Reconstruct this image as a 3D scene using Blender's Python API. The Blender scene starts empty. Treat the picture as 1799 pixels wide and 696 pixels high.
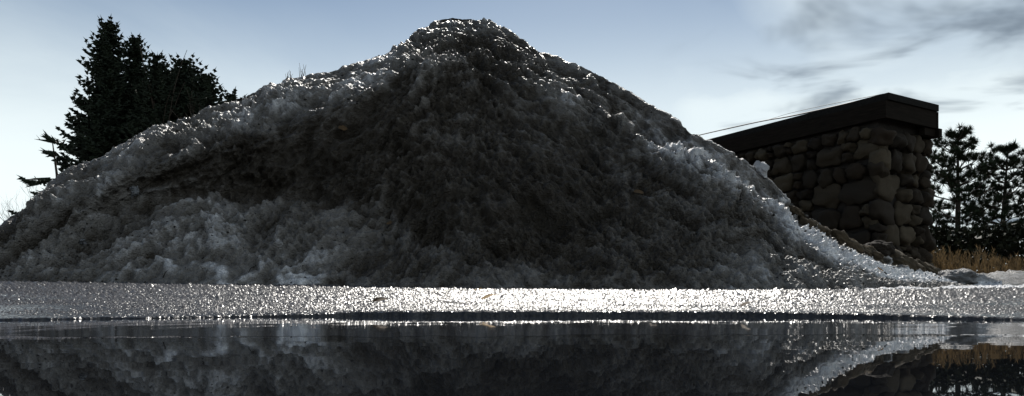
import bpy, math, random
import numpy as np
from mathutils import Vector, Matrix

S = bpy.context.scene
COL = S.collection
R = math.radians

# ------------------------------------------------------------------ camera, sky, sun, exposure
F, CX, HOR, HC = 1300.0, 899.5, 538.0, 0.030      # focal length and horizon in photo pixels, eye height over the puddle
cam = bpy.data.cameras.new('camera'); camo = bpy.data.objects.new('camera', cam); COL.objects.link(camo)
cam.sensor_width = 36.0; cam.lens = 36.0 * F / 1799.0
cam.shift_y = (HOR - 348.0) / 1799.0
cam.clip_start = 0.02; cam.clip_end = 3000
camo.location = (0, 0, HC); camo.rotation_euler = (R(90), 0, 0)
S.camera = camo

SUN_EL, SUN_AZ = 44.0, 5.5                         # degrees; azimuth to the right of the view
S.view_settings.view_transform = 'Standard'; S.view_settings.look = 'None'
S.view_settings.exposure = 0.0; S.view_settings.gamma = 1.0
sd = bpy.data.lights.new('sun', 'SUN'); sd.energy = 5.0; sd.angle = R(0.5); sd.color = (1.0, .95, .88)
so = bpy.data.objects.new('sun', sd); COL.objects.link(so)
dv = Vector((math.sin(R(SUN_AZ)) * math.cos(R(SUN_EL)), math.cos(R(SUN_AZ)) * math.cos(R(SUN_EL)), math.sin(R(SUN_EL))))
so.rotation_euler = dv.to_track_quat('Z', 'Y').to_euler(); so.location = dv * 60

w = bpy.data.worlds.new('World'); S.world = w; w.use_nodes = True
nt = w.node_tree; nt.nodes.clear()


class NT:
    """small helper for node trees"""
    def __init__(self, tree): self.t = tree
    def n(self, typ, **kw):
        nd = self.t.nodes.new(typ)
        for k, v in kw.items():
            if k in ('i',):
                for kk, vv in v.items(): nd.inputs[kk].default_value = vv
            else: setattr(nd, k, v)
        return nd
    def l(self, a, b): self.t.links.new(a, b)
    def math(self, op, a, b=None, c=None, clamp=False):
        nd = self.t.nodes.new('ShaderNodeMath'); nd.operation = op; nd.use_clamp = clamp
        for k, v in enumerate((a, b, c)):
            if v is None: continue
            if isinstance(v, (int, float)): nd.inputs[k].default_value = v
            else: self.l(v, nd.inputs[k])
        return nd.outputs[0]
    def ramp(self, fac, stops, interp='LINEAR'):
        nd = self.t.nodes.new('ShaderNodeValToRGB'); nd.color_ramp.interpolation = interp
        els = nd.color_ramp.elements
        while len(els) < len(stops): els.new(0.5)
        for e, (p, c) in zip(els, stops):
            e.position = p; e.color = (*c, 1) if not isinstance(c, (int, float)) else (c, c, c, 1)
        self.l(fac, nd.inputs[0]); return nd.outputs[0]
    def mix(self, fac, a, b, blend='MIX'):
        nd = self.t.nodes.new('ShaderNodeMix'); nd.data_type = 'RGBA'; nd.blend_type = blend
        for sock, v in ((nd.inputs[0], fac), (nd.inputs[6], a), (nd.inputs[7], b)):
            if isinstance(v, (int, float)): sock.default_value = v
            elif isinstance(v, tuple): sock.default_value = (*v, 1)
            else: self.l(v, sock)
        return nd.outputs[2]
    def noise(self, vec, scale, detail=4, rough=.55, dist=0.0):
        nd = self.t.nodes.new('ShaderNodeTexNoise'); nd.inputs['Scale'].default_value = scale
        nd.inputs['Detail'].default_value = detail; nd.inputs['Roughness'].default_value = rough
        nd.inputs['Distortion'].default_value = dist
        if vec is not None: self.l(vec, nd.inputs['Vector'])
        return nd.outputs[0]


N = NT(nt)
sky = N.n('ShaderNodeTexSky', sky_type='NISHITA', sun_disc=False, sun_elevation=R(SUN_EL), sun_rotation=R(SUN_AZ),
          altitude=100, air_density=1.0, dust_density=.5, ozone_density=1.6)
tc = N.n('ShaderNodeTexCoord')
sep = N.n('ShaderNodeSeparateXYZ'); N.l(tc.outputs['Generated'], sep.inputs[0])
# cloud layer: direction projected on a flat layer overhead
zc = N.math('MAXIMUM', N.math('ADD', sep.outputs[2], .12), .03)
cu = N.math('DIVIDE', sep.outputs[0], zc); cv = N.math('DIVIDE', sep.outputs[1], zc)
cvec = N.n('ShaderNodeCombineXYZ'); N.l(cu, cvec.inputs[0]); N.l(cv, cvec.inputs[1])
cn = N.noise(cvec.outputs[0], .9, 6, .55, .5)
cn2 = N.noise(cvec.outputs[0], 2.5, 4, .5, .5)
# high cirrus veil, thicker to the right of the view and low down
bandr = N.math('MULTIPLY_ADD', sep.outputs[0], .55, .42, True)
veil = N.math('MULTIPLY', N.ramp(cn, [(.40, 0), (.66, 1)]), bandr, None, True)
lowv = N.ramp(N.math('MULTIPLY_ADD', cn, .16, N.math('ADD', sep.outputs[2], -.08)), [(.13, 1), (.42, 0)], 'EASE')
veil2 = N.math('ADD', N.math('MULTIPLY', veil, .36), N.math('MULTIPLY', lowv, .95), None, True)
bank = N.math('MULTIPLY', N.ramp(N.math('MULTIPLY_ADD', cn, .10, sep.outputs[2]), [(.295, 1), (.345, 0)], 'EASE'), N.ramp(sep.outputs[0], [(.10, 0), (.24, .8)], 'EASE'))
veil2 = N.math('MAXIMUM', veil2, bank)
veil2 = N.math('MAXIMUM', veil2, N.math('MULTIPLY', N.ramp(sep.outputs[0], [(.20, 0), (.38, .72)], 'EASE'), N.ramp(cn, [(.3, .5), (.6, 1)])))
c1 = N.mix(veil2, sky.outputs[0], (16.2, 16.1, 15.7))
# grey cloud scraps standing in for a blurred lens smear
gm = N.math('MULTIPLY', N.ramp(cn2, [(.47, 0), (.70, .9)], 'EASE'), N.ramp(sep.outputs[0], [(.16, 0), (.34, 1)], 'EASE'), None, True)
c2 = N.mix(gm, c1, (3.2, 3.7, 4.5))
c2 = N.mix(1.0, c2, (.93, 1.03, 1.06), 'MULTIPLY')
bg = N.n('ShaderNodeBackground'); bg.inputs[1].default_value = 0.064
N.l(c2, bg.inputs[0])
wo = N.n('ShaderNodeOutputWorld'); N.l(bg.outputs[0], wo.inputs[0])
try:
    w.cycles.sampling_method = 'MANUAL'; w.cycles.sample_map_resolution = 512
except Exception: pass
S.cycles.max_bounces = 6; S.cycles.caustics_reflective = False; S.cycles.caustics_refractive = False

# ------------------------------------------------------------------ helpers
rng = np.random.default_rng(7); rnd = random.Random(7)
_perm = rng.permutation(256).astype(np.int64); _perm = np.concatenate([_perm, _perm, _perm])
_grad = rng.normal(size=(256, 3)); _grad /= np.linalg.norm(_grad, axis=1, keepdims=True)
_cell = rng.random((256, 3))


def hash3(i, j, k): return _perm[_perm[_perm[i & 255] + (j & 255)] + (k & 255)]


def perlin(P):
    I = np.floor(P).astype(np.int64); f = P - I; u = f * f * f * (f * (f * 6 - 15) + 10)
    def g(a, b, c):
        G = _grad[hash3(I[..., 0] + a, I[..., 1] + b, I[..., 2] + c)]
        return G[..., 0] * (f[..., 0] - a) + G[..., 1] * (f[..., 1] - b) + G[..., 2] * (f[..., 2] - c)
    def lp(a, b, t): return a + (b - a) * t
    x, y, z = u[..., 0], u[..., 1], u[..., 2]
    return lp(lp(lp(g(0,0,0), g(1,0,0), x), lp(g(0,1,0), g(1,1,0), x), y), lp(lp(g(0,0,1), g(1,0,1), x), lp(g(0,1,1), g(1,1,1), x), y), z) * 1.6


def fbm(P, oct=4, gain=.5, lac=2.03):
    s = 0; a = 1.0; q = P.copy()
    for _ in range(oct):
        s = s + a * perlin(q); a *= gain; q = q * lac + 17.3
    return s


def worley(P):
    I = np.floor(P).astype(np.int64); f = P - I; best = np.full(P.shape[:-1], 9.0)
    for a in (-1, 0, 1):
        for b in (-1, 0, 1):
            for c in (-1, 0, 1):
                o = _cell[hash3(I[..., 0] + a, I[..., 1] + b, I[..., 2] + c)] + np.array((a, b, c)) - f
                best = np.minimum(best, (o * o).sum(-1))
    return np.sqrt(best)


def mesh_np(name, V, Fc, smooth=True):
    me = bpy.data.meshes.new(name); V = np.asarray(V, np.float32); Fc = np.asarray(Fc, np.int32)
    k = Fc.shape[1]
    me.vertices.add(len(V)); me.vertices.foreach_set('co', V.ravel())
    me.loops.add(Fc.size); me.loops.foreach_set('vertex_index', Fc.ravel())
    me.polygons.add(len(Fc)); me.polygons.foreach_set('loop_start', np.arange(0, Fc.size, k, dtype=np.int32))
    me.polygons.foreach_set('loop_total', np.full(len(Fc), k, np.int32))
    me.polygons.foreach_set('use_smooth', np.full(len(Fc), smooth, bool))
    me.update(calc_edges=True); me.validate(); return me


def link(name, me, mat=None, parent=None, loc=None):
    o = bpy.data.objects.new(name, me); COL.objects.link(o)
    if mat is not None and me is not None and not me.materials: me.materials.append(mat)
    if parent is not None: o.parent = parent
    if loc is not None: o.location = loc
    return o


def tag(o, label=None, cat=None, group=None, kind=None):
    for k, v in (('label', label), ('category', cat), ('group', group), ('kind', kind)):
        if v: o[k] = v
    return o


def empty(name, loc, rz=0):
    o = bpy.data.objects.new(name, None); COL.objects.link(o); o.location = loc; o.rotation_euler = (0, 0, rz)
    o.empty_display_size = .2; return o


def grid_faces(nr, nc):
    i = np.arange(nr - 1)[:, None] * nc + np.arange(nc - 1)[None, :]
    return np.stack([i, i + 1, i + nc + 1, i + nc], -1).reshape(-1, 4)


class MB:
    """collects triangles / quads into one mesh"""
    def __init__(self): self.v = []; self.f = []
    def add(self, vs, fs):
        b = len(self.v); self.v.extend([tuple(v) for v in vs]); self.f.extend([tuple(i + b for i in f) for f in fs])
    def box(self, c, s, m=None):
        x, y, z = (k / 2 for k in s); vs = [Vector((a * x, b * y, d * z)) for d in (-1, 1) for a, b in ((-1, -1), (1, -1), (1, 1), (-1, 1))]
        if m is not None: vs = [m @ v for v in vs]
        vs = [v + Vector(c) for v in vs]
        self.add(vs, [(3, 2, 1, 0), (4, 5, 6, 7), (0, 1, 5, 4), (1, 2, 6, 5), (2, 3, 7, 6), (3, 0, 4, 7)])
    def tube(self, pts, rad, n=5):
        pts = [Vector(p) for p in pts]
        if isinstance(rad, (int, float)): rad = [rad] * len(pts)
        vs = []; fs = []
        for k, p in enumerate(pts):
            d = (pts[min(k + 1, len(pts) - 1)] - pts[max(k - 1, 0)]); d = d.normalized() if d.length > 1e-9 else Vector((0, 0, 1))
            a = d.orthogonal().normalized(); b = d.cross(a)
            if k and (a - pa).length > (a + pa).length: pass
            pa = a
            for j in range(n):
                t = 2 * math.pi * j / n; vs.append(p + (a * math.cos(t) + b * math.sin(t)) * rad[k])
        for k in range(len(pts) - 1):
            for j in range(n):
                fs.append((k * n + j, k * n + (j + 1) % n, (k + 1) * n + (j + 1) % n, (k + 1) * n + j))
        fs.append(tuple(range(n - 1, -1, -1))); fs.append(tuple((len(pts) - 1) * n + j for j in range(n)))
        self.add(vs, fs)
    def mesh(self, name, smooth=False):
        me = bpy.data.meshes.new(name); me.from_pydata(self.v, [], self.f)
        if smooth: me.polygons.foreach_set('use_smooth', [True] * len(me.polygons))
        me.update(); return me
    def build(self, name, mat, parent=None, smooth=False, loc=None):
        return link(name, self.mesh(name, smooth), mat, parent, loc)


def at(px, py, Y): return Vector(((px - CX) / F * Y, Y, HC + (HOR - py) / F * Y))


# ------------------------------------------------------------------ materials
def material(name):
    m = bpy.data.materials.new(name); m.use_nodes = True; t = NT(m.node_tree)
    b = m.node_tree.nodes['Principled BSDF']; return m, t, b


def objvec(t, scale=None):
    tcn = t.n('ShaderNodeTexCoord'); 
    if scale is None: return tcn.outputs['Object']
    mp = t.n('ShaderNodeMapping'); mp.inputs['Scale'].default_value = scale; t.l(tcn.outputs['Object'], mp.inputs['Vector'])
    return mp.outputs[0]


def bump(t, b, h, strength=.5, dist=.01, prev=None):
    bn = t.n('ShaderNodeBump'); bn.inputs['Strength'].default_value = strength; bn.inputs['Distance'].default_value = dist
    t.l(h, bn.inputs['Height'])
    if prev is not None: t.l(prev, bn.inputs['Normal'])
    t.l(bn.outputs[0], b.inputs['Normal']); return bn.outputs[0]


def m_snow():
    m, t, b = material('dirty_snow'); v = objvec(t)
    at_ = t.n('ShaderNodeAttribute', attribute_name='dirt_shade')  # dirt mixed with painted shade and light
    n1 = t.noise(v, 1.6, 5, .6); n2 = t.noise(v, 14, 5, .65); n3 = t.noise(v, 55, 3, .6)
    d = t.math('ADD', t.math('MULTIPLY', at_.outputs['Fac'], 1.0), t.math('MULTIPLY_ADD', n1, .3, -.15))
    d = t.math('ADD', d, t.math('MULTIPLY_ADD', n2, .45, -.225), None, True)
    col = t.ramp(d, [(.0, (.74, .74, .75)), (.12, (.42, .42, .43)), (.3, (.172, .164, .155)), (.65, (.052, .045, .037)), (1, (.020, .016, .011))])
    sp = t.ramp(n3, [(.62, 0), (.70, 1)])
    spm = t.math('MULTIPLY', sp, t.math('MULTIPLY_ADD', d, .6, .15), None, True)
    col = t.mix(spm, col, (.03, .027, .023))
    t.l(col, b.inputs['Base Color'])
    t.l(t.ramp(n2, [(.3, .24), (.7, .52)]), b.inputs['Roughness'])
    b.inputs['IOR'].default_value = 1.31; b.inputs['Specular IOR Level'].default_value = .4
    b.inputs['Subsurface Weight'].default_value = .0
    vor = t.n('ShaderNodeTexVoronoi'); vor.inputs['Scale'].default_value = 62; t.l(v, vor.inputs['Vector'])
    p = bump(t, b, n2, .6, .03)
    p = bump(t, b, vor.outputs[0], .75, .02, p)
    bump(t, b, n3, .5, .006, p)
    return m


def m_asphalt():
    m, t, b = material('wet_asphalt'); v = objvec(t)
    n1 = t.noise(v, 2.0, 4, .6); n2 = t.noise(v, 60, 3, .6)
    t.l(t.ramp(n2, [(.3, (.022, .023, .026)), (.7, (.06, .06, .063))]), b.inputs['Base Color'])
    t.l(t.ramp(n1, [(.35, .14), (.7, .28)]), b.inputs['Roughness'])
    b.inputs['IOR'].default_value = 1.25
    vor = t.n('ShaderNodeTexVoronoi'); vor.inputs['Scale'].default_value = 110; t.l(v, vor.inputs['Vector'])
    vor2 = t.n('ShaderNodeTexVoronoi'); vor2.inputs['Scale'].default_value = 45; t.l(v, vor2.inputs['Vector'])
    p = bump(t, b, vor.outputs[0], 1.0, .004)
    bump(t, b, vor2.outputs[0], .8, .008, p)
    return m


def m_plain(name, c1, c2, scale, rough=.8, bstr=.4, bdist=.01, spec=.3, sc3=None):
    m, t, b = material(name); v = objvec(t, sc3)
    n1 = t.noise(v, scale, 5, .6)
    t.l(t.ramp(n1, [(.3, c1), (.7, c2)]), b.inputs['Base Color'])
    b.inputs['Roughness'].default_value = rough; b.inputs['Specular IOR Level'].default_value = spec
    if bstr: bump(t, b, n1, bstr, bdist)
    return m


def m_water():
    m, t, b = material('puddle_water'); v = objvec(t, (1, 2.2, 1))
    b.inputs['Base Color'].default_value = (.006, .007, .009, 1); b.inputs['Roughness'].default_value = .012
    b.inputs['IOR'].default_value = 3.4
    n1 = t.noise(v, 5, 2, .5)
    bump(t, b, n1, .035, .004)
    return m


def m_stone():
    m, t, b = material('field_stone'); v = objvec(t)
    oi = t.n('ShaderNodeObjectInfo')
    n1 = t.noise(v, 6, 5, .6)
    base = t.ramp(oi.outputs['Random'], [(0, (.03, .019, .011)), (.3, (.042, .031, .02)), (.55, (.016, .012, .009)), (.78, (.055, .042, .027)), (.92, (.10, .08, .052)), (1, (.028, .02, .014))])
    t.l(t.mix(t.math('MULTIPLY', n1, .8), base, (.02, .017, .014)), b.inputs['Base Color'])
    b.inputs['Roughness'].default_value = .85; b.inputs['Specular IOR Level'].default_value = .15
    bump(t, b, t.noise(v, 22, 4, .6), .5, .01)
    return m


M_SNOW = m_snow(); M_ASPH = m_asphalt(); M_WATER = m_water(); M_GRAV = m_plain('wet_grit', (.025, .025, .027), (.08, .08, .085), 90, .30, .5, .003, .14); M_STONE = m_stone()
M_SOIL = m_plain('brown_soil', (.035, .027, .018), (.09, .07, .045), 3, .95)
M_MORTAR = m_plain('dark_mortar', (.014, .012, .011), (.03, .026, .023), 12, .95, .8, .02)
M_WOOD = m_plain('dark_wood', (.008, .0065, .005), (.018, .014, .011), 5, .9, .4, .01, .06, (1, 1, 9))
M_SHING = m_plain('roof_felt', (.010, .010, .009), (.02, .019, .018), 20, .95, .4, .01, .06)
M_SPRUCE = m_plain('spruce_needles', (.012, .018, .012), (.03, .045, .026), 4, .7, 0)
M_PINE = m_plain('pine_needles', (.014, .022, .012), (.035, .052, .026), 4, .65, 0)
M_HEDGE = m_plain('hedge_leaves', (.014, .018, .010), (.035, .038, .02), 3, .7, 0)
M_BARK = m_plain('bark', (.025, .019, .014), (.06, .046, .035), 14, .95)
M_TWIG = m_plain('bare_twig', (.07, .055, .042), (.13, .10, .075), 10, .85, 0)
M_REED = m_plain('dry_reed', (.04, .027, .013), (.20, .135, .065), 2.5, .75, 0)
_t = NT(M_REED.node_tree); _b = M_REED.node_tree.nodes['Principled BSDF']; _tr = _t.n('ShaderNodeBsdfTranslucent'); _mx = _t.n('ShaderNodeMixShader')
_t.l(_b.inputs['Base Color'].links[0].from_socket, _tr.inputs[0]); _mx.inputs[0].default_value = .4; _t.l(_b.outputs[0], _mx.inputs[1]); _t.l(_tr.outputs[0], _mx.inputs[2])
_t.l(_mx.outputs[0], M_REED.node_tree.nodes['Material Output'].inputs[0])
M_LEAF = m_plain('dead_leaf', (.045, .028, .014), (.10, .06, .025), 30, .8)
M_TAN = m_plain('tan_leaf', (.34, .20, .08), (.5, .32, .13), 30, .7)
M_GRIT = m_plain('grit', (.010, .009, .008), (.03, .026, .022), 30, .9, 0)
M_CABLE = m_plain('cable_rubber', (.012, .012, .012), (.02, .02, .02), 5, .6, 0)


def m_ice():
    m, t, b = material('clear_ice'); v = objvec(t)
    n = t.noise(v, 18, 4, .6)
    t.l(t.ramp(n, [(.3, (.25, .26, .28)), (.7, (.5, .52, .55))]), b.inputs['Base Color'])
    b.inputs['Roughness'].default_value = .18; b.inputs['IOR'].default_value = 1.31; b.inputs['Transmission Weight'].default_value = .55
    bump(t, b, n, .6, .02); return m


M_ICE = m_ice()
M_SHELF = m_plain('added_rim_ice', (.006, .007, .010), (.025, .029, .038), 30, .02, .02, .002, .5, (1, .5, 1))  # added shelf at the rim, mirrors the pile instead of the road


# ------------------------------------------------------------------ terrain: road, ground, puddle
def rim_d(px):     # distance of the puddle's far rim by bearing
    return np.interp(px, [-900, 0, 250, 420, 620, 900, 1300, 1500, 1650, 1799, 2600], [1.32, 1.32, 1.38, 1.5, 1.62, 1.66, 1.66, 1.56, 1.42, 1.34, 1.32])


def lip_h(px):     # height of the rim's little step
    return np.interp(px, [-900, 0, 420, 700, 1300, 1550, 1799, 2600], [.008, .008, .011, .018, .018, .014, .009, .008])


def foot_py(px):   # where the road meets the pile, photo rows
    return np.interp(px, [-900, 0, 300, 560, 800, 1100, 1400, 1600, 1799, 2600], [496, 496, 500, 503, 508, 511, 511, 510, 505, 505])


def road_z(X, Y):
    Ys = np.maximum(Y, .5); px = CX + F * X / Ys
    px = np.clip(px, -900, 2600)
    d = rim_d(px) + .02 * np.sin(X * 5.1 + 1) * np.sin(X * 2.3) + .008 * np.sin(X * 23) * np.sin(X * 9.1 + 2); L = lip_h(px); e6 = HC + (HOR - foot_py(px)) / F * 6.0
    t = (Y - d)
    up = L + (e6 - L) * t / (6.0 - d)
    far = e6 + (Y - 6) * .032
    z = np.where(Y > 6, far, up)
    s = np.clip((t + .012) / .02, 0, 1)
    z = np.where(t < .008, -.04 + (L + .04) * s * s * (3 - 2 * s), z)
    return z


sl = np.concatenate([np.linspace(-1.6, -.78, 60)[:-1], np.linspace(-.78, .78, 950), np.linspace(.78, 1.6, 60)[1:]])
yy = np.concatenate([np.linspace(1.15, 1.25, 6)[:-1], np.linspace(1.25, 1.75, 120)[:-1], np.geomspace(1.75, 6.3, 190)[:-1], np.geomspace(6.3, 13.5, 50)])
SX, YY = np.meshgrid(sl, yy); XX = SX * YY
ZZ = road_z(XX, YY)
P = np.stack([XX, YY, ZZ], -1)
amp = np.interp(YY, [1.3, 1.7, 3, 8], [.0008, .0015, .003, .005])
px = CX + F * SX
peb = (0.55 - worley(np.stack([XX * 70, YY * 70, 0 * XX + .5], -1))) + .8 * (0.5 - worley(np.stack([XX * 26, YY * 26, 0 * XX + 3.5], -1)))
ZZ = ZZ + amp * peb + .004 * fbm(np.stack([XX * 2.2, YY * 2.2, 0 * XX], -1), 3) * np.clip((YY - rim_d(px)) * 3, 0, 1)
V = np.stack([XX, YY, ZZ], -1).reshape(-1, 3)
road = link('road', mesh_np('road', V, grid_faces(*XX.shape)), M_ASPH); tag(road, kind='structure')

# wet grit standing up from the asphalt
def gravel():
    g = np.random.default_rng(5); n = 90000
    Y = 1.35 * (6.1 / 1.35) ** (g.random(n) ** .85); s_ = g.uniform(-.76, .76, n); X = s_ * Y
    d = rim_d(CX + F * s_); keep = Y > d + .05 + .05 * g.random(n); X, Y = X[keep], Y[keep]; n = len(X)
    r_ = np.interp(Y, [1.4, 1.8, 3, 6], [.0013, .0020, .0046, .0095]) * g.lognormal(0, .38, n)
    Z = road_z(X, Y) + r_ * .25
    t_ = np.array([(1, 0, 0), (0, 1, 0), (-1, 0, 0), (0, -1, 0), (0, 0, 1)] , float)
    a_ = g.random(n) * 6.28; ca, sa = np.cos(a_)[:, None], np.sin(a_)[:, None]
    b_ = t_[None] * (1 + g.normal(0, .22, (n, 5, 1))) 
    bx_ = b_[..., 0] * ca - b_[..., 1] * sa; by_ = b_[..., 0] * sa + b_[..., 1] * ca
    V_ = np.stack([X[:, None] + bx_ * r_[:, None] * 1.25, Y[:, None] + by_ * r_[:, None] * 1.25, Z[:, None] + b_[..., 2] * r_[:, None] * .60 - .25 * r_[:, None] * (b_[..., 2] < .5)], -1).reshape(-1, 3)
    f_ = np.array([(0, 1, 4), (1, 2, 4), (2, 3, 4), (3, 0, 4)]); F_ = (np.arange(n)[:, None, None] * 5 + f_[None]).reshape(-1, 3)
    o = link('gravel', mesh_np('gravel', V_, F_), M_GRAV); tag(o, 'wet glinting grit spread over the road', 'gravel', kind='stuff')


gravel()

# the ground around it, out to the horizon
gx = np.concatenate([-np.geomspace(900, 12, 24), np.linspace(-11, 11, 45), np.geomspace(12, 900, 24)])
gy = np.concatenate([-np.geomspace(900, 4, 20), np.linspace(-3.5, 1.5, 12), np.linspace(1.75, 24, 60), np.geomspace(26, 1500, 24)])
GX, GY = np.meshgrid(gx, gy)
prof = np.interp(GY, [-900, -3, -2, -1.5, 1.2, 1.7, 6, 13, 14.5, 18, 60, 1500], [.05, .05, .02, -.09, -.09, -.07, .06, .27, .54, .60, .7, .7])
side = np.clip((np.abs(GX) - 4.5) / 2, 0, 1)
prof = np.where(GY < 2, np.maximum(prof, prof * (1 - side) + .03 * side), prof)
und = fbm(np.stack([GX * .15, GY * .15, 0 * GX], -1), 3) * .15 * np.clip((GY - 14) / 10, 0, 1)
V = np.stack([GX, GY, prof + und], -1).reshape(-1, 3)
ground = link('ground', mesh_np('ground', V, grid_faces(*GX.shape)), M_SOIL); tag(ground, kind='structure')

wx = np.linspace(-5.5, 5.5, 12); wy = np.linspace(-1.75, 1.9, 8); WX, WY = np.meshgrid(wx, wy)
puddle = link('puddle', mesh_np('puddle', np.stack([WX, WY, 0 * WX], -1).reshape(-1, 3), grid_faces(*WX.shape)), M_WATER)
tag(puddle, kind='structure')


def added_ice_shelf():  # ice sheet added and tilted to keep road glare out of the reflection
    sx_ = np.linspace(-.95, .95, 500); v_ = np.linspace(0, 1, 26); A, B = np.meshgrid(sx_, v_)
    p_ = CX + F * A; far_ = rim_d(p_) + .02
    yn = np.interp(p_, [-900, 0, 250, 480, 560, 850, 1000, 1350, 1799, 2600], [589, 591, 592, 591, 592, 592, 589, 588, 588, 588]) + 3.5 * fbm(np.stack([A * 14, 0 * A, 0 * A], -1), 4)
    near_ = F * HC / (yn - HOR); Y_ = far_ + (near_ - far_) * B; X_ = A * Y_
    Z_ = .00012 + np.interp(p_, [0, 500, 1400, 1799], [.0050, .0075, .0075, .0050]) * (1 - B) ** 1.3 + .0002 * fbm(np.stack([X_ * 16, Y_ * 10, 0 * X_], -1), 3) * (1 - B) ** .7
    o = link('added_ice_shelf', mesh_np('added_ice_shelf', np.stack([X_, Y_, Z_], -1).reshape(-1, 3), grid_faces(*A.shape)[:, ::-1]), M_SHELF)
    tag(o, kind='structure')


added_ice_shelf()

# ------------------------------------------------------------------ the snow pile
cr_x = [-380, -250, -100, 0, 60, 130, 200, 260, 330, 420, 480, 560, 640, 690, 720, 745, 790, 850, 890, 940, 1000, 1060, 1120, 1180, 1230, 1290, 1340, 1380, 1440, 1500, 1560, 1620, 1680, 1730, 1760]
cr_y = [508, 495, 452, 400, 354, 303, 268, 238, 207, 172, 149, 131, 108, 91, 66, 47, 28, 36, 58, 87, 112, 142, 174, 207, 243, 277, 304, 347, 391, 427, 450, 467, 484, 497, 500]
NC = 1300
pc = np.linspace(-380, 1760, NC)


def sm1(a, k):
    ker = np.ones(k) / k; return np.convolve(np.pad(a, k // 2, mode='edge'), ker, 'valid')[:len(a)]


ycr = sm1(np.interp(pc, cr_x, cr_y), 15)
foot = foot_py(pc) + 5
Yf = sm1(np.interp(pc, [-380, 0, 500, 900, 1300, 1500, 1650, 1760], [5.9, 5.9, 5.95, 6.0, 6.1, 6.3, 7.0, 7.8]), 31)
tanS = np.interp(pc, [-380, 0, 200, 500, 900, 1250, 1450, 1600, 1760], [.8, .98, 1.05, 1.08, 1.08, .95, .56, .32, .25])
zf = HC + (HOR - foot) / F * Yf - .04
a = (HOR - ycr) / F
Yc = np.maximum((tanS * Yf + zf - HC) / np.maximum(tanS - a, .05), Yf + .35)
Yc = sm1(Yc, 41)
# control rows: apron top, brow, gully (photo row, share of the depth)
y_ap = np.interp(pc, [-380, 0, 240, 400, 560, 700, 800, 880, 960, 1200, 1500, 1760], [500, 455, 345, 335, 345, 395, 430, 460, 440, 430, 470, 499])
y_br = np.interp(pc, [-380, 0, 180, 300, 450, 580, 700, 800, 900, 1000, 1090, 1130, 1250, 1350, 1450, 1550, 1640, 1760], [504, 425, 330, 278, 238, 190, 130, 110, 120, 160, 205, 240, 292, 358, 418, 470, 490, 500])
hf = lambda y: (foot - y) / np.maximum(foot - ycr, 6)
h_ap, h_br = np.clip(hf(y_ap), .08, .8), np.clip(hf(y_br), .2, .97)
h_br = np.maximum(h_br, h_ap + .1)
flat = np.interp(pc, [-380, 0, 250, 750, 950, 1100, 1760], [.05, .15, .6, 1, .35, .0, 0])      # how terraced the left side is
g_ap = h_ap * (1 + .16 * flat); g_br = np.maximum(h_br - .27 * flat, g_ap + .03 - .10 * flat)
right = np.interp(pc, [1040, 1130, 1560, 1680], [0, 1, 1, 0])
g_br = g_br * (1 - right) + right * np.minimum(g_br, .66)
h_gu = (h_br + 1) / 2 * (1 - right) + right * (h_br - .18); g_gu = (g_br + 1) / 2 * (1 - right) + right * .86
NF = 400
tt = np.linspace(0, 1, NF)
Yrow = np.zeros((NF, NC)); Zrow = np.zeros((NF, NC))
zc = HC + (HOR - ycr) / F * Yc
for c in range(NC):
    hs = [0, .45 * h_ap[c], h_ap[c], h_br[c], h_gu[c], 1]; gs = [0, .42 * g_ap[c], g_ap[c], g_br[c], g_gu[c], 1]
    pts = np.stack([np.array(gs), np.array(hs)], 1)
    dep = Yf[c] + (Yc[c] - Yf[c]) * pts[:, 0]
    pyr = foot[c] + (ycr[c] - foot[c]) * pts[:, 1]
    zz = HC + (HOR - pyr) / F * dep; zz[0] = zf[c]
    seg = np.concatenate([[0], np.cumsum(np.hypot(np.diff(dep), np.diff(zz)) + 1e-4)]); seg /= seg[-1]
    Yrow[:, c] = np.interp(tt, seg, dep); Zrow[:, c] = np.interp(tt, seg, zz)
for A in (Yrow, Zrow):
    k = 15
    pad = np.concatenate([2 * A[:1] - A[1:k // 2 + 1][::-1], A, 2 * A[-1:] - A[-k // 2:-1][::-1][:k // 2]], 0)
    cs = np.cumsum(np.concatenate([np.zeros((1, NC)), pad], 0), 0)
    A[:] = ((cs[k:] - cs[:-k]) / k)[:NF]
NB = 70
tb = np.linspace(0, 1, NB)[1:, None]
hb = np.maximum(zc, .2)
backlen = np.maximum(zc * 1.15, .4)
Yb = Yc + backlen * tb
Zb = zc * (1 - tb) ** 1.15 * (1 - .0) + tb * .05
Zb = Zb - .06 * np.sin(np.pi * tb)
YA = np.concatenate([Yrow, Yb], 0); ZA = np.concatenate([Zrow, Zb], 0); XA = (pc - CX) / F * YA
P = np.stack([XA, YA, ZA], -1)
du = np.gradient(P, axis=1); dvv = np.gradient(P, axis=0); Nn = np.cross(du, dvv)
Nn /= np.maximum(np.linalg.norm(Nn, axis=-1, keepdims=True), 1e-9)
Q = P * np.array((1, 1.0, 1.0))
low = np.clip((ZA - zf) / .5, .12, 1)
rel = np.clip((zc - zf) / .8, .4, 1)[None, :] * np.ones_like(ZA)
big = fbm(Q * .75, 3)
warp = np.stack([fbm(Q * 1.4 + 9, 2), fbm(Q * 1.4 + 33, 2), fbm(Q * 1.4 + 71, 2)], -1) * .22
rid = 1 - np.abs(fbm((Q + warp) * np.array((1.9, 2.6, 2.6)), 3)) * 1.6
bil = np.abs(fbm((Q + warp * .5) * 5.2, 3))
fine = fbm(Q * 16, 3)
wl = worley(Q * 24)
mask = np.clip(.5 + fbm(Q * .9 + 50, 3) * 1.3, .1, 1)       # rough crust comes in patches
tailw0 = np.clip((np.repeat(pc[None, :], NF + NB - 1, 0) - 1330) / 150, 0, 1)
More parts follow.
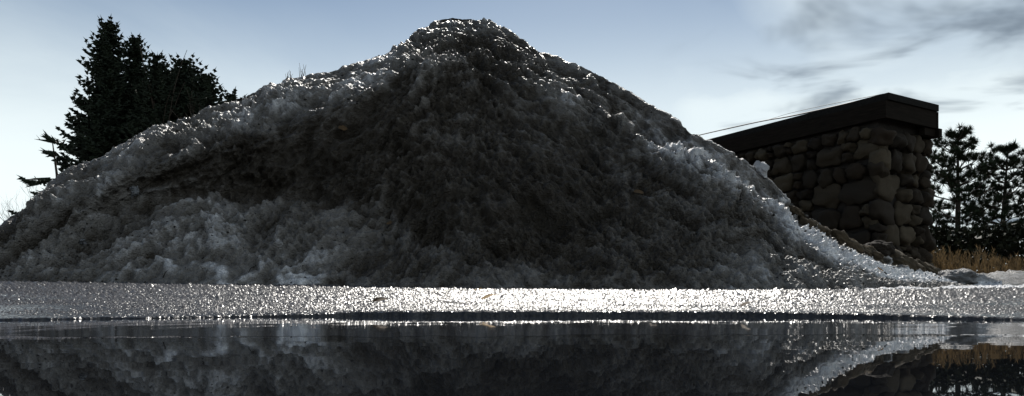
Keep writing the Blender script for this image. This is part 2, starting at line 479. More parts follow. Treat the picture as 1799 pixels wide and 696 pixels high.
disp = big * .10 * rel + (rid - .6) * .05 * rel + (bil - .3) * .04 * rel * (.4 + .6 * mask) + fine * .027 * (.55 + mask) + (.45 - wl) * .046 * (.35 + mask + tailw0)
clod = (.62 - worley((Q + warp * .8) * np.array((3.0, 3.6, 3.6)))) * .11 + (.6 - worley((Q + warp * .5) * 7.5 + 5)) * .055
pcg0 = np.repeat(pc[None, :], NF + NB - 1, 0)
tailw = np.clip((pcg0 - 1330) / 150, 0, 1)
Dc = np.clip(zc[None, :] - ZA, 0, 9)                # melt terraces that follow the crest line
T3 = np.stack([XA * .8, Dc * 2.6, YA * .5], -1) + warp * 1.5
terr = (1 - 2.2 * np.abs(fbm(T3, 4, .55))) * .075
T4 = np.stack([XA * 3.2, Dc * 7.0, YA * 2], -1) + warp * 2
terr = terr + (.5 - 1.3 * np.abs(fbm(T4, 3, .55))) * .05
hfr0 = (ZA - zf) / np.maximum(zc - zf, .1)
crestd = 1 - .42 * np.clip((hfr0 - .86) / .12, 0, 1)
disp += clod * rel * (.03 + .24 * mask + .5 * tailw) + terr * rel * .72
disp *= crestd
disp *= low ** .5
P = P + Nn * disp[..., None]
# melted spikes lean upward along the brows
wl2 = np.clip(.42 - worley(Q * np.array((24, 24, 8))), 0, 1)
P[..., 2] += wl2 * .06 * mask * low
slope_up = Nn[..., 2]
dirt_shade = np.full(ZA.shape, .48)  # even base dirt; painted shade and light are mixed in below
tpos = np.concatenate([np.repeat(tt[:, None], NC, 1), np.ones((NB - 1, NC))], 0)
pcg = np.repeat(pc[None, :], NF + NB - 1, 0)
pyA = HOR - F * (P[..., 2] - HC) / P[..., 1]
# dirt and painted overhang shade on the middle face, painted skylight on the apron, the right gully shows soil
nz = fbm(Q * .8 + 5, 3)
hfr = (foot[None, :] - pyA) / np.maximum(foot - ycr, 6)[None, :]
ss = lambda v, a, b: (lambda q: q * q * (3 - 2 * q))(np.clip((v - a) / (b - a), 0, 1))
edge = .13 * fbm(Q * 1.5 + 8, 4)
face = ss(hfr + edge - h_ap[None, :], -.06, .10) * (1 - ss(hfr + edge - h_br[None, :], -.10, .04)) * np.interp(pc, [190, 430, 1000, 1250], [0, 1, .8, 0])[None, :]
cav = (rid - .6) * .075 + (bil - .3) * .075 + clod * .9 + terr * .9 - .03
dirt_shade -= np.clip(cav * 2.0 + fine * .12, -.34, .20)  # crevice shade painted into the hollows, bumps lightened to bring out relief
dirt_shade += .32 * face + .18 * nz
dirt_shade += .20 * np.exp(-(((pcg - 1080) / 300) ** 2 + ((pyA - 400) / 110) ** 2)) + .22 * np.exp(-(((pcg - 850) / 130) ** 2 + ((pyA - 90) / 60) ** 2))  # painted shade right of centre, and a darker summit
dirt_shade -= .06 * (1 - ss(hfr + edge - h_ap[None, :], -.12, .06)) * np.interp(pc, [-300, 300, 700, 1000], [.7, 1, 1, .2])[None, :]  # apron painted lighter for the skylight it catches
dirt_shade -= .06 * ss(hfr - h_br[None, :], -.06, .08) * np.interp(pc, [-200, 350, 650, 760], [.5, 1, 1, 0])[None, :]  # left shoulder painted lighter as if sunlit
dirt_shade -= .75 * ss(pcg, 1290, 1480) * ss(hfr - h_br[None, :] + edge * .5, -.42 , -.05)  # sunlight painted into the colour of the right ridge
dirt_shade -= .30 * np.exp(-((hfr - h_br[None, :]) / .12) ** 2) * ss(pcg, 1080, 1160)  # sunlit rim painted along the front ridge
sh_br = np.interp(pc, pc, h_br)[None, :]
soil = right[None, :] * np.clip((pcg - 1330) / 150, 0, 1) * np.exp(-(((hfr - (sh_br * .45 + .52)) / .10) ** 2))
dirt_shade += 1.7 * soil * np.clip(.7 + 1.2 * fbm(Q * 5, 2), 0, 1)
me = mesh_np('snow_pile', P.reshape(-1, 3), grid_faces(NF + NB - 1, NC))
at_ = me.attributes.new('dirt_shade', 'FLOAT', 'POINT'); at_.data.foreach_set('value', np.clip(dirt_shade, 0, 1).astype(np.float32).ravel())
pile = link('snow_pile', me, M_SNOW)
tag(pile, 'huge heap of dirty grey ploughed snow standing on the wet road', 'snow pile')
PW = P                                              # surface points for placing things


def on_pile(px, py):
    """point of the pile's front seen in that direction"""
    d = (pcg[:NF] - px) ** 2 + (pyA[:NF] - py) ** 2
    i, j = np.unravel_index(np.argmin(d), d.shape); return Vector(PW[i, j]), Vector(Nn[i, j])


# grit frozen into the snow: countless specks
gs = []; gf = []
def octa(c, r, sx, sy, sz):
    b = len(gs)
    for dx, dy, dz in ((1, 0, 0), (-1, 0, 0), (0, 1, 0), (0, -1, 0), (0, 0, 1), (0, 0, -1)):
        gs.append((c[0] + dx * r * sx * rnd.uniform(.6, 1.3), c[1] + dy * r * sy * rnd.uniform(.6, 1.3), c[2] + dz * r * sz * rnd.uniform(.6, 1.3)))
    for f in ((0, 2, 4), (2, 1, 4), (1, 3, 4), (3, 0, 4), (2, 0, 5), (1, 2, 5), (3, 1, 5), (0, 3, 5)): gf.append(tuple(b + k for k in f))


cl = fbm(Q[:NF] * 2.2 + 3, 3)
for _ in range(9000):
    i = rnd.randrange(4, NF - 6); j = rnd.randrange(0, NC)
    if rnd.random() > .25 + cl[i, j] * .9: continue
    r = rnd.choice((.004, .005, .006, .007, .009, .013)) * rnd.uniform(.7, 1.2)
    octa(PW[i, j], r, rnd.uniform(.8, 1.8), 1, rnd.uniform(.6, 1.1))
grit = link('grit', mesh_np('grit', gs, gf, False), M_GRIT); tag(grit, 'black road grit scattered over the face of the snow pile', 'grit', kind='stuff')

# ------------------------------------------------------------------ lumps, ice chunks, leaves
def rock_mesh(name, seed, sub=3, rough=.25, flat=1.0, squash=(1, 1, 1), power=1.0):
    import bmesh
    bm = bmesh.new(); bmesh.ops.create_icosphere(bm, subdivisions=sub, radius=1)
    co = np.array([v.co[:] for v in bm.verts])
    if power != 1.0:
        co = np.sign(co) * np.abs(co) ** power; 
    n = fbm(co * 1.1 + seed * 7.7, 3) * rough
    co = co * (1 + n)[:, None] * np.array(squash)
    for v, c in zip(bm.verts, co): v.co = c
    me = bpy.data.meshes.new(name); bm.to_mesh(me); bm.free()
    me.polygons.foreach_set('use_smooth', [True] * len(me.polygons)); return me


def chunk(px, py, r, label, seed, mat=M_ICE, group=None, name='ice_chunk', cat='ice chunk', sq=(1, .8, .7), lift=.1):
    p, n = on_pile(px, py)
    me = rock_mesh(name, seed, 3, .55, squash=sq); me.polygons.foreach_set('use_smooth', [False] * len(me.polygons))
    o = link(name, me, mat); o.location = p + Vector((0, 0, r * lift)); o.scale = (r, r, r); o.rotation_euler = (rnd.random() * 2, rnd.random() * 2, rnd.random() * 6)
    return tag(o, label, cat, group)


chunk(797, 46, .07, 'rounded clear ice chunk at the very top of the snow pile', 3, group='ice chunks on the snow pile')
chunk(742, 56, .03, 'small pointed ice chunk on the left edge of the summit', 5, group='ice chunks on the snow pile')
chunk(765, 50, .025, 'small ice chunk between the summit edge and the rounded clear one', 8, group='ice chunks on the snow pile')
chunk(236, 338, .055, 'bright glinting ice chunk low on the left shoulder of the pile', 11, group='ice chunks on the snow pile')
chunk(140, 426, .05, 'pale ice shard on the lower left slope near the picture edge', 12, group='ice chunks on the snow pile', sq=(.5, .6, 1.2))
chunk(1338, 298, .10, 'ice knob standing up on the back ridge in front of the stone building', 14, M_SNOW, 'ice chunks on the snow pile')


def leaf_mesh(seed, L, W):
    rr = random.Random(seed); m = MB(); n = 6; vs = []
    for k in range(n + 1):
        t = k / n; wd = W * math.sin(math.pi * min(1, t * .96 + .04)) ** .7 * rr.uniform(.75, 1.1); x = (t - .5) * L
        c = .35 * W * math.sin(t * 3 + seed)
        vs += [(x, -wd, c + .3 * wd * rr.uniform(.2, 1)), (x, 0, c), (x, wd, c + .3 * wd * rr.uniform(.2, 1))]
    fs = []
    for k in range(n):
        b = 3 * k; fs += [(b, b + 3, b + 4, b + 1), (b + 1, b + 4, b + 5, b + 2)]
    b = len(vs); th = .06 * W
    vs += [(x, y, z - th) for x, y, z in vs]
    fs += [tuple(i + b for i in reversed(f)) for f in fs]
    m.add(vs, fs); return m.mesh('leaf', True)


def leaf(pos, L, W, label, mat, rot, name='dead_leaf', group='dead leaves'):
    o = link(name, leaf_mesh(int(abs(pos[0]) * 100) + int(L * 1000), L, W), mat); o.location = pos; o.rotation_euler = rot
    return tag(o, label, 'leaf', group)


def leaf_on_pile(px, py, L, W, label, mat=M_LEAF):
    p, n = on_pile(px, py); q = n.to_track_quat('Z', 'Y').to_euler()
    return leaf(p + n * .03, L, W, label, mat, q)


def leaf_on_road(px, py, L, W, label, mat=M_LEAF, tilt=.2):
    ys = np.linspace(1.75, 5.8, 500); xs = (px - CX) / F * ys; zz = road_z(xs, ys); pys = HOR - F * (zz - HC) / ys
    k = int(np.argmin(np.abs(pys - py))); return leaf(Vector((xs[k], ys[k], zz[k] + .012)), L, W, label, mat, (tilt, -.2, .3))


leaf_on_pile(685, 397, .055, .030, 'dark brown oval leaf frozen in the middle of the pile face')
leaf_on_pile(1122, 342, .10, .03, 'long dark leaf stuck on the right half of the pile face')
leaf_on_pile(603, 229, .09, .03, 'dark curled leaf high on the shaded face under the left shoulder')
leaf_on_pile(1543, 477, .075, .035, 'orange tan leaf on the bright snow at the right foot', M_TAN)
leaf_on_road(668, 535, .045, .010, 'black curled leaf lying on the glinting road below the pile', M_LEAF, .6)
leaf_on_road(858, 527, .06, .011, 'tan leaf lying on the glaring middle of the road', M_TAN, .4)
leaf_on_road(1310, 543, .03, .007, 'small brown leaf near the puddle rim, below the right half of the pile')
leaf_on_road(1148, 531, .03, .007, 'small black leaf on the glaring road right of the tan one')
leaf_on_road(838, 512, .07, .014, 'dry leaf at the foot of the pile behind the glare', M_TAN, .5)


def twig(px, py, dx, dy, label):
    p, n = on_pile(px, py); q, n2 = on_pile(px + dx, py + dy); m = MB()
    mid = (p + q) / 2 + n * .03; m.tube([p + n * .012 - p, mid - p, q + n2 * .015 - p], [.005, .004, .002], 5)
    o = m.build('twig', M_GRIT, None, True, p); tag(o, label, 'twig', 'twigs caught in the snow')


twig(288, 490, 10, -14, 'short black twig leaning at the lower left foot of the pile')
twig(672, 412, 6, 22, 'thin dark twig under the brown oval leaf')
twig(825, 315, 10, 22, 'thin dark twig in the middle of the shaded face')
twig(1066, 445, 4, 25, 'thin dark twig low on the right part of the pile face')
twig(445, 470, -8, 12, 'thin dark twig low on the pale apron of the pile')

# dry stems standing on the crest of the left shoulder
def crest_stems(px0, label, n, spread, hmin, hmax, seed):
    rr = random.Random(seed); p0, _ = on_pile(px0, float(np.interp(px0, cr_x, cr_y))); t = empty('dry_weed', p0)
    tag(t, label, 'weed', 'dry weeds behind the crest')
    for k in range(n):
        m = MB(); x = rr.uniform(-spread, spread) ; px_ = px0 + x * F / p0.y
        q, _ = on_pile(px_, float(np.interp(px_, cr_x, cr_y))); b = q - p0 + Vector((0, .05, -.03)); h = rr.uniform(hmin, hmax); ln = rr.uniform(-.25, .25)
        pts = [b, b + Vector((ln * h * .4, 0, h * .5)), b + Vector((ln * h, 0, h))]
        m.tube(pts, [.004, .003, .0015], 4)
        if rr.random() < .6:
            s = pts[1]; m.tube([s, s + Vector((rr.choice((-1, 1)) * h * .18, 0, h * .3))], [.0025, .001], 4)
        m.build('stem', M_TWIG, t)


crest_stems(503, 'pair of dry weed stems on the left shoulder, farther from the summit', 5, .07, .08, .17, 2)
crest_stems(532, 'dry weed stems on the left shoulder, nearer the summit', 7, .08, .10, .24, 3)
crest_stems(692, 'tiny dry weed stem just below the left edge of the summit', 2, .02, .05, .09, 4)

# ------------------------------------------------------------------ right side: snow berm, lumps
bx = np.linspace(5.2, 12.5, 160); bv = np.linspace(0, 1, 46)
BX, BV = np.meshgrid(bx, bv)
prof_w = 1.6
BY = 9.6 + prof_w * BV + .25 * fbm(np.stack([BX * .5, 0 * BX, 0 * BX], -1), 2) + .05 * (BX - 6)
bh = (.20 + .05 * fbm(np.stack([BX * .8, 0 * BX + 4, 0 * BX], -1), 3)) * np.clip((BX - 5.2) / .8, 0, 1)
BZ = road_z(BX, BY) - .03 + (bh) * np.sin(np.pi * BV) ** .6
Pb = np.stack([BX, BY, BZ], -1)
BZ = BZ + (.05 * fbm(Pb * 4, 3) + .03 * (.5 - worley(Pb * 14))) * np.sin(np.pi * BV)
Pb = np.stack([BX, BY, BZ], -1)
me = mesh_np('snow_bank', Pb.reshape(-1, 3), grid_faces(*BX.shape))
aa = me.attributes.new('dirt_shade', 'FLOAT', 'POINT'); aa.data.foreach_set('value', np.full(BX.size, .3, np.float32))
berm = link('snow_bank', me, M_SNOW); tag(berm, 'low pale snow bank along the far road edge in front of the reeds', 'snow bank')


def lump(name, c, r, seed, label, cat, mat, dirt_shade=.3, group=None):
    me = rock_mesh(name, seed, 5, .3); co = np.array([v.co[:] for v in me.vertices]); co = co * (1 + .06 * fbm(co * 4 + seed, 3) + .04 * (.4 - worley(co * 8)))[:, None]
    me.vertices.foreach_set('co', co.astype(np.float32).ravel())
    aa = me.attributes.new('dirt_shade', 'FLOAT', 'POINT'); aa.data.foreach_set('value', np.full(len(co), dirt_shade, np.float32))
    o = link(name, me, mat); o.location = c; o.scale = r; return tag(o, label, cat, group)


c = at(1683, 489, 8.3); lump('snow_lump', c, (.20, .2, .10), 21, 'smooth rounded snow lump at the right tip of the pile', 'snow lump', M_SNOW, .2)
c = at(1540, 440, 8.2); lump('boulder', c, (.17, .16, .10), 27, 'rounded brown boulder behind the right slope against the stone wall', 'boulder', M_STONE)

# dark soil frozen into the back ridge
for k, (px_, py_, r_) in enumerate(((1400, 372, .07), (1432, 398, .10), (1462, 410, .09), (1490, 428, .13), (1516, 440, .07), (1532, 446, .10), (1575, 458, .15), (1600, 466, .10), (1632, 474, .12))):
    p, n = on_pile(px_, py_)
    me = rock_mesh('soil_clod', 40 + k, 4, .5); co = np.array([v.co[:] for v in me.vertices]); co = co * (1 + .16 * fbm(co * 3.5 + k, 3) + .12 * (.4 - worley(co * 4)))[:, None]
    me.vertices.foreach_set('co', co.astype(np.float32).ravel())
    o = link('soil_clod', me, M_SOIL); o.location = p - Vector((0, 0, r_ * .12)); o.scale = (r_ * 1.5, r_, r_ * .62); o.rotation_euler = (0, .55, rnd.uniform(-.5, .5))
    tag(o, ('topmost', 'second highest', 'third highest', 'fourth highest', 'middle', 'fourth lowest', 'largest, third lowest', 'second lowest', 'lowest')[k] + ' dark soil clod on the right ridge before the stone wall', 'soil clod', 'soil clods on the right ridge')

# slush on the road at the right
for k, (px_, py_, sx, lab) in enumerate(((1585, 506, .30, 'thin slush patch at the right foot of the pile'), (1700, 506, .42, 'wide slush patch on the road below the snow bank'), (1775, 511, .34, 'slush patch by the picture edge, nearest the puddle'))):
    Y = 6.2 - .5 * k * .6; X = (px_ - CX) / F * Y
    gx_ = np.linspace(-1, 1, 60); gy_ = np.linspace(-1, 1, 60); A, B = np.meshgrid(gx_, gy_)
    rr_ = np.sqrt(A * A + B * B) * (1 + .35 * fbm(np.stack([A * 1.5, B * 1.5, 0 * A + k], -1), 3))
    hh = np.clip(1 - rr_, -.3, 1); WXs = X + A * sx; WYs = Y + B * sx * 1.3
    zz = road_z(WXs, WYs) + .03 * hh + (.02 * fbm(np.stack([A * 5, B * 5, 0 * A + k * 3], -1), 3)) * np.clip(hh * 3, 0, 1) - .006
    me = mesh_np('slush', np.stack([WXs, WYs, zz], -1).reshape(-1, 3), grid_faces(*A.shape))
    aa = me.attributes.new('dirt_shade', 'FLOAT', 'POINT'); aa.data.foreach_set('value', np.full(A.size, .05, np.float32))
    o = link('slush', me, M_SNOW); tag(o, lab, 'slush', 'slush patches on the road')

# ------------------------------------------------------------------ stone building
BA = Vector((5.46, 11.0)); DL = Vector((-1.68, 2.8)).normalized(); DR = Vector((-DL.y * -1, DL.x * -1))   # along the long wall, along the short end
DR = Vector((DL.y, -DL.x))
if DR.x < 0: DR = -DR
LEN, WID, HW, Z0 = 6.0, 1.30, 2.62, .25
house = empty('stone_building', (BA.x, BA.y, Z0)); house.rotation_euler = (0, 0, math.atan2(DR.y, DR.x))
tag(house, 'dark fieldstone building with flat overhanging wooden roof behind the pile', 'building')
# local frame: x along the short end, y along the long wall (away from the viewer)
m = MB(); m.box((WID / 2, LEN / 2, HW / 2 - .2), (WID - .16, LEN - .16, HW + .4)); m.build('wall', M_MORTAR, house)
smeshes = [rock_mesh('stone', k, 3, .42, power=.84) for k in range(10)]
for q in smeshes: q.materials.append(M_STONE)


def lay_face(o3, u3, n3, length, height, seed):
    rr = random.Random(seed); z = -.05; row = 0
    while z < height - .05:
        h = rr.uniform(.20, .46); h = min(h, max(.2, height - z)); x = rr.uniform(-.15, .0)
        while x < length:
            wd = h * rr.uniform(.75, 1.5); wd = min(wd, .6)
            if rr.random() < .3:      # two small stones over each other
                parts = [(x + wd * .25, z + h * .27, wd * .5, h * .52), (x + wd * .25, z + h * .78, wd * .5, h * .44)]; adv = wd * .52
            else:
                parts = [(x + wd / 2, z + h / 2 + rr.uniform(-.02, .02), wd, h)]; adv = wd
            for cx_, cz_, w_, h_ in parts:
                if cx_ > length - .02 or cx_ < .0: continue
                s = link('stone', rr.choice(smeshes), None, house)
                s.location = o3 + u3 * cx_ + Vector((0, 0, cz_)) + n3 * rr.uniform(-.02, .03)
                s.rotation_euler = (rr.uniform(-.12, .12), rr.uniform(-.12, .12) + rr.choice((0, math.pi)), math.atan2(u3.y, u3.x))
                k_ = rr.uniform(.46, .56); s.scale = (w_ * k_, rr.uniform(.09, .15), h_ * k_ * rr.uniform(.92, 1.05)); s.rotation_euler.y += rr.uniform(-.25, .25)
            x += adv + .012
        z += h + .01; row += 1


lay_face(Vector((.05, LEN, 0)), Vector((0, -1, 0)), Vector((-1, 0, 0)), LEN, 2.5, 4)
lay_face(Vector((0, .05, 0)), Vector((1, 0, 0)), Vector((0, -1, 0)), WID, 2.42, 9)
lay_face(Vector((WID - .05, 0, 0)), Vector((0, 1, 0)), Vector((1, 0, 0)), LEN, 2.34, 14)
# roof: plate, fascia boards, deck, beam ends
ZT = 3.17 - Z0
m = MB(); m.box((WID / 2, LEN / 2, ZT - .05), (WID + .02, LEN + .30, .10)); m.build('roof', M_SHING, house)
for nm, cx_, sz in (('fascia_board', -.012, None), ('fascia_board', WID + .012, None)):
    m = MB(); m.box((cx_, LEN / 2, ZT - .235), (.05, LEN + .26, .26)); m.build('fascia_board', M_WOOD, house)
m = MB(); m.box((WID / 2, -.10, ZT - .235), (WID - .03, .05, .258)); m.build('fascia_board', M_WOOD, house)
for k in (1,):
    m = MB(); m.box((-.055 if k == 0 else WID + .055, LEN / 2 - .06, ZT - .43), (.09, LEN + .18, .13)); m.build('beam', M_WOOD, house)
m = MB(); m.box((WID - .1, -.05, ZT - .43), (.36, .09, .11)); m.build('beam', M_WOOD, house)

# ------------------------------------------------------------------ overhead cables
for k, (pts, r, lab) in enumerate((
        ([(900, 316, 40), (1235, 236, 22), (1400, 202, 14.5), (1530, 172.5, 11.2)], .014, 'thick black overhead cable, lowest of the wires meeting the roof line'),
        ([(900, 306, 42), (1250, 233, 24), (1400, 196, 15.5), (1552, 165, 11.3)], .0045, 'thin overhead wire running just above the roof line'))):
    m = MB(); cp = [at(*p) for p in pts]; full = []
    for i in range(len(cp) - 1):
        p0, p1, p2, p3 = cp[max(i - 1, 0)], cp[i], cp[i + 1], cp[min(i + 2, len(cp) - 1)]
        for s in range(8):
            t = s / 8; full.append(.5 * ((2 * p1) + (p2 - p0) * t + (2 * p0 - 5 * p1 + 4 * p2 - p3) * t * t + (3 * p1 - p0 - 3 * p2 + p3) * t ** 3))
    full.append(cp[-1]); m.tube(full, r, 6)
    o = m.build('overhead_cable', M_CABLE, None, True); tag(o, lab, 'cable', 'overhead wires by the stone building')

# ------------------------------------------------------------------ trees
class Tri:
    def __init__(self): self.a = []
    def add(self, p, q, r): self.a.append((p, q, r))
    def build(self, name, mat, parent):
        A = np.array(self.a, np.float32).reshape(-1, 3); return link(name, mesh_np(name, A, np.arange(len(A)).reshape(-1, 3), False), mat, parent)


def spray(T, p0, d, L, wdt, rr, dens=1.0, thick=.035):
    """a conifer branch: an axis set with side twigs, each a pair of narrow needle blades"""
    d = np.array(d, float); d /= np.linalg.norm(d); p0 = np.array(p0, float)
    up = np.array((0, 0, 1.0)); s = np.cross(d, up); s /= max(np.linalg.norm(s), 1e-6); u2 = np.cross(s, d)
    n = max(3, int(L / .11 * dens)); sag = rr.uniform(.10, .25)
    for k in range(n + 1):
        t = k / n; c = p0 + d * L * t + np.array((0, 0, -sag * L * math.sin(t * math.pi * .75) + .16 * L * t * t))
        tl = wdt * (1 - t * .75) * rr.uniform(.6, 1.2) + .05
        for sd_ in (-1, 1):
            dd = d * rr.uniform(.5, .9) + s * sd_ * rr.uniform(.5, 1) + up * rr.uniform(-.45, .25); dd /= np.linalg.norm(dd)
            e = c + dd * tl; q = np.cross(dd, rr.choice((up, s, u2)) + d * .1); q /= max(np.linalg.norm(q), 1e-6)
            T.add(c - q * thick, c + q * thick, e)
            q2 = np.cross(dd, q); T.add(c - q2 * thick, c + q2 * thick, e)
            if tl > .2:
                for t3 in (.4, .7):
                    mpt = c + dd * tl * t3; ee = mpt + (dd * .5 + q * rr.choice((-1, 1)) * .8 + q2 * rr.uniform(-.6, .6)) * tl * .35
                    T.add(mpt - q2 * thick * .7, mpt + q2 * thick * .7, ee)
        if k == n:
            e = c + (d * .8 + up * .5) * .14; T.add(c - s * .02, c + s * .02, e); T.add(c - u2 * .02, c + u2 * .02, e)


def spruce(px, top, Y, halfw_px, label, seed, dens=1.0, base_py=400, shape=.85, group='spruces behind the left slope', name='spruce_tree', sparse=0.0):
    rr = random.Random(seed); zb = .65; p = at(px, top, Y); H = p.z - zb; Rm = halfw_px / F * Y
    t = empty(name, (p.x, Y, zb)); tag(t, label, 'tree', group)
    m = MB(); m.tube([(0, 0, -.1), (0, 0, H * .5), (0, 0, H * .98)], [.02 * H, .012 * H, .005], 7); m.build('trunk', M_BARK, t, True)
    T = Tri(); z = H * .06
    while z < H * .985:
        f = 1 - z / H; L = Rm * (f ** shape) * 1.0 + .10; nb = max(5, int((11 + rr.randint(0, 3)) * min(1, .45 + f))) if sparse == 0 else 6
        a0 = rr.random() * 6.3
        for k in range(nb):
            if rr.random() < sparse: continue
            a1 = a0 + k * 6.283 / nb + rr.uniform(-.25, .25); l = L * rr.uniform(.62, 1.12)
            el = rr.uniform(-.12, .22) + .35 * (1 - f) ** 2
            spray(T, (0, 0, z + rr.uniform(-.05, .05)), (math.cos(a1), math.sin(a1), el), l, min(.5, l * .5), rr, dens, .06)
        z += rr.uniform(.10, .16) * (1 + .3 * f) * (1 if sparse == 0 else 1.5)
    for k in range(5):
        a1 = k * 1.26; zz = H * .96
        T.add(np.array((-.015, 0, zz)), np.array((.015, 0, zz)), np.array((math.cos(a1) * .10, math.sin(a1) * .10, zz + .18)))
    T.add(np.array((-.02, 0, H * .95)), np.array((.02, 0, H * .95)), np.array((0, 0, H + .05)))
    T.build('crown', M_SPRUCE, t); return t


spruce(190, 33, 20.5, 98, 'tallest black spruce, standing at the left end of the clump', 31, shape=.64)
spruce(238, 66, 21.0, 58, 'second tallest spruce, close against the right of the tallest', 32, shape=.5)
spruce(277, 92, 20.0, 75, 'slim spruce with a forked top in the middle of the clump', 33, shape=.6)
spruce(325, 100, 21.0, 110, 'dense spruce right of the clump middle under the bare leader', 34, shape=.55)
spruce(362, 132, 20.5, 100, 'shorter spruce below the crooked bare branch', 35, shape=.5)
spruce(408, 162, 21.5, 90, 'shortest spruce tip, just showing over the snow at the right of the clump', 36, shape=.5)
spruce(300, 126, 22.6, 110, 'broad spruce filling the back of the clump behind the forked one', 37, shape=.45)


def bare(px, base_py, Y, h_px, label, seed, name='bare_shrub', lean=0, n0=1, group=None, rad=.02, spread=.5, depth=4, mat=None, zb=.6, cat='shrub'):
    rr = random.Random(seed); p = at(px, base_py, Y); t = empty(name, (p.x, Y, zb)); tag(t, label, cat, group)
    H = at(px, base_py - h_px, Y).z - zb; m = MB()
    def grow(q, d, L, r, k):
        pts = [q]; dd = d.copy()
        for s in range(3):
            dd = (dd + Vector((rr.uniform(-.18, .18), rr.uniform(-.18, .18), .05))).normalized(); q = q + dd * L / 3; pts.append(q)
        m.tube(pts, [r, r * .85, r * .7, r * .5], 4)
        if k > 0:
            for s in range(rr.choice((2, 3, 3))):
                pq = pts[rr.choice((1, 2, 3))]; nd = (dd + Vector((rr.uniform(-1, 1), rr.uniform(-1, 1), rr.uniform(-.1, .6))) * spread).normalized()
                grow(pq, nd, L * rr.uniform(.5, .78), r * .6, k - 1)
    for k in range(n0):
        grow(Vector((rr.uniform(-.1, .1) * n0 * .6, rr.uniform(-.1, .1), -.05)), Vector((lean + rr.uniform(-.35, .35) * (n0 > 1), rr.uniform(-.2, .2), 1)).normalized(), H * .5, rad, depth)
    m.build('branches', mat or M_TWIG, t); return t


bare(25, 400, 17, 58, 'leafless pale shrub at the far left behind the pile', 5, n0=8, rad=.012, depth=4, spread=.6)
bare(302, 120, 19.5, 50, 'thin bare leader rising among the spruce tops', 9, name='bare_tree', rad=.03, depth=2, spread=.25, mat=M_BARK, cat='tree')
bare(375, 170, 19.5, 52, 'crooked bare branch tree above the right spruces', 12, name='bare_tree', rad=.03, lean=.12, depth=4, spread=.75, mat=M_BARK, cat='tree')

# the sparse little conifer
def sparse_conifer():
    rr = random.Random(5); Y = 13.0; zb = .55; p = at(98, 248, Y); H = p.z - zb
    t = empty('small_conifer', (p.x, Y, zb)); tag(t, 'thin scraggly conifer with gaps between its branches, left of the spruce clump', 'tree')
    m = MB(); m.tube([(.10, 0, -.1), (.06, 0, H * .4), (.02, 0, H * .75), (-.06, 0, H)], [.05, .035, .022, .008], 6); m.build('trunk', M_BARK, t, True)
    T = Tri(); 
    for z, L, sd_, el in ((.985, .18, -1, .6), (.95, .2, 1, .1), (.91, .16, -1, .1), (.88, .2, 1, -.1), (.72, .55, -1, .0), (.72, .62, 1, .05), (.66, .38, -1, -.3), (.62, .45, 1, -.25), (.60, .3, -1, -.3), (.56, .5, 1, -.5), (.5, .75, -1, -.1), (.47, .5, -1, -.4), (.5, .5, 1, .1), (.40, .6, -1, -.25), (.34, 1.0, -1, -.15), (.30, .8, -1, -.3), (.28, .6, 1, -.2), (.22, 1.0, -1, -.2)):
        for rep in range(2):
            dy = rr.uniform(-.6, .6); d = Vector((sd_, dy, el + rr.uniform(-.1, .1))).normalized(); b = Vector((.02, 0, z * H))
            mb_ = MB(); mb_.tube([b, b + d * L * .95], [.014, .005], 4); mb_.build('limb', M_BARK, t)
            spray(T, b + d * L * .2, d, L * .8, .24, rr, 2.2, .035)
    T.build('crown', M_SPRUCE, t)


sparse_conifer()


def pine(px, top, Y, halfw_px, label, seed, lean=0.0):
    rr = random.Random(seed); zb = .65; p = at(px, top, Y); H = p.z - zb; Rm = halfw_px / F * Y
    t = empty('pine_tree', (p.x, Y, zb)); tag(t, label, 'tree', 'pines beyond the reeds')
    m = MB(); m.tube([(-lean * H, 0, -.1), (-lean * H * .5, 0, H * .5), (0, 0, H * .97)], [.10, .07, .015], 7); m.build('trunk', M_BARK, t, True)
    T = Tri()
    def tuft(c, r, n):
        for _ in range(n):
            d = np.array([rr.gauss(0, 1), rr.gauss(0, 1), rr.gauss(.7, .7)]); d /= max(np.linalg.norm(d), 1e-6)
            q = np.cross(d, (0.3, .2, 1)); q /= max(np.linalg.norm(q), 1e-6); e = c + d * r * rr.uniform(.7, 1.15)
            T.add(c - q * .015, c + q * .015, e)
    z = H * .12
    while z < H * .97:
        f = 1 - z / H; L = Rm * min(1, (f * 1.4) ** .8) * rr.uniform(.8, 1.05) + .12
        nb = rr.choice((6, 7, 8)); a0 = rr.random() * 6.3; x0 = -lean * H * (1 - z / H)
        for k in range(nb):
            a1 = a0 + k * 6.283 / nb + rr.uniform(-.3, .3); l = L * rr.uniform(.6, 1.1); el = rr.uniform(-.02, .22) + .5 * (1 - f) ** 1.5
            d = Vector((math.cos(a1), math.sin(a1), el)).normalized(); b = Vector((x0, 0, z)); pts = [b, b + d * l * .5, b + d * l + Vector((0, 0, l * .18))]
            mb_ = MB(); mb_.tube(pts, [.024, .016, .008], 4); mb_.build('limb', M_BARK, t)
            ns = max(3, int(l / .16))
            for s in range(ns):
                tt_ = .36 + .64 * (s + 1) / ns; c = pts[0].lerp(pts[2], tt_)
                for rep in range(rr.choice((1, 2, 2))):
                    off = Vector((rr.uniform(-.24, .24), rr.uniform(-.24, .24), rr.uniform(-.03, .12))) * min(1, l)
                    tuft(np.array(c + off), rr.uniform(.13, .22), 40)
        z += rr.uniform(.36, .52)
    for k in range(4): tuft(np.array((rr.uniform(-.08, .08), 0, H - .05 - k * .12)), .14, 24)
    T.build('crown', M_PINE, t); return t


pine(1683, 228, 22, 118, 'nearer pine with an open clumpy crown beside the stone building', 3)
pine(1770, 262, 23, 115, 'second pine with a leaning top at the right picture edge', 8, .06)
pine(1850, 300, 24, 70, 'pine mostly cut off by the right picture edge', 13)

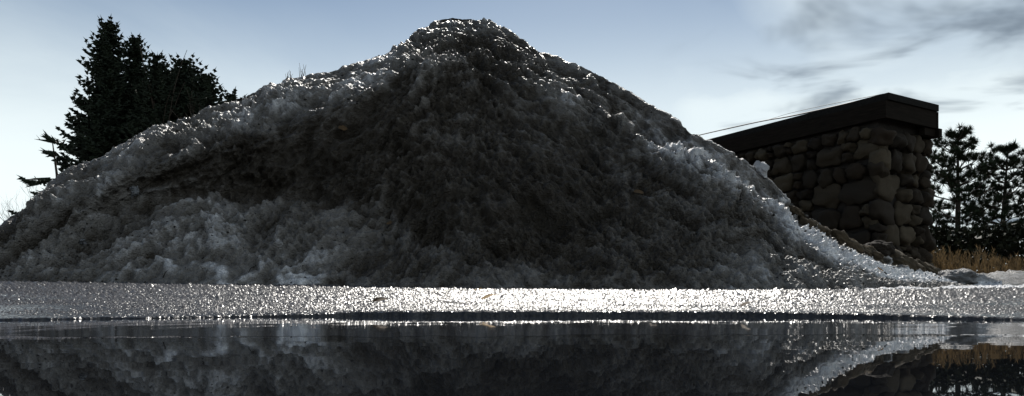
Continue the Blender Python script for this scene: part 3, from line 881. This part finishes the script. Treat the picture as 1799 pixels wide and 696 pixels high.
# dark hedge under the pines
def hedge():
    rr = random.Random(3); T = []
    x0, x1, Y = 7.0, 17.0, 18.5
    for _ in range(15000):
        x = rr.uniform(x0, x1); hmax = 1.38 + .28 * float(math.sin(x * 2.1) * .5 + math.sin(x * 5.3 + 1) * .3) ; z = .55 + hmax * (1 - rr.random() ** 1.5) ; y = Y + rr.uniform(-.7, .7)
        d = np.array([rr.gauss(0, 1), rr.gauss(0, 1), rr.gauss(.3, 1)]); d /= np.linalg.norm(d); q = np.cross(d, (.3, .2, 1.0)); q /= np.linalg.norm(q)
        c = np.array((x, y, z)); s = rr.uniform(.07, .16); T += [c - q * s * .45, c + q * s * .45, c + d * s]
    A = np.array(T, np.float32); o = link('hedge', mesh_np('hedge', A, np.arange(len(A)).reshape(-1, 3), False), M_HEDGE)
    tag(o, 'dense dark hedge under the pines behind the reeds', 'hedge')


hedge()

# golden reeds
def reeds():
    rr = random.Random(11); T = []
    for _ in range(3300):
        Y = rr.uniform(13.6, 16.5); px_ = rr.uniform(1560, 2050); X = (px_ - CX) / F * Y
        if math.sin(X * 7.3 + Y * 2) + math.sin(X * 2.9 - Y * 5) + rr.uniform(-1, 1) < -.1: continue
        zb = float(np.interp(Y, [13, 14.5, 18], [.33, .58, .62])) - .03
        h = (.28 + .32 * (.5 + .5 * math.sin(X * 3.1) * math.sin(X * 1.3 + 2))) * rr.uniform(.55, 1.25); ln = rr.uniform(-.16, .16); wv = rr.uniform(.006, .012)
        b = np.array((X, Y, zb)); mid = b + np.array((ln * h * .35, rr.uniform(-.05, .05), h * .55)); e = b + np.array((ln * h, rr.uniform(-.1, .1), h))
        sv = np.array((wv, 0, 0)); T += [b - sv, b + sv, mid, b + sv, mid + sv * .7, mid - sv * .7, mid - sv * .7, mid + sv * .7, e]
        if rr.random() < .45:      # plume
            for k in range(7):
                t_ = rr.uniform(.72, 1.02); c = b + (e - b) * t_; a1 = rr.random() * 6.28; d = np.array((math.cos(a1) * .045, math.sin(a1) * .045, .09))
                q = np.array((.012, .006, 0)); T += [c - q, c + q, c + d]
        if rr.random() < .7:       # blade
            c = b + (mid - b) * rr.uniform(.4, .9); d = np.array((rr.choice((-1, 1)) * .14, rr.uniform(-.1, .1), .16)); q = np.array((.007, .007, .0)); T += [c - q, c + q, c + d]
    A = np.array(T, np.float32); o = link('reeds', mesh_np('reeds', A, np.arange(len(A)).reshape(-1, 3), False), M_REED)
    tag(o, 'golden dry reeds in front of the dark hedge at the right', 'reeds', kind='stuff')


reeds()
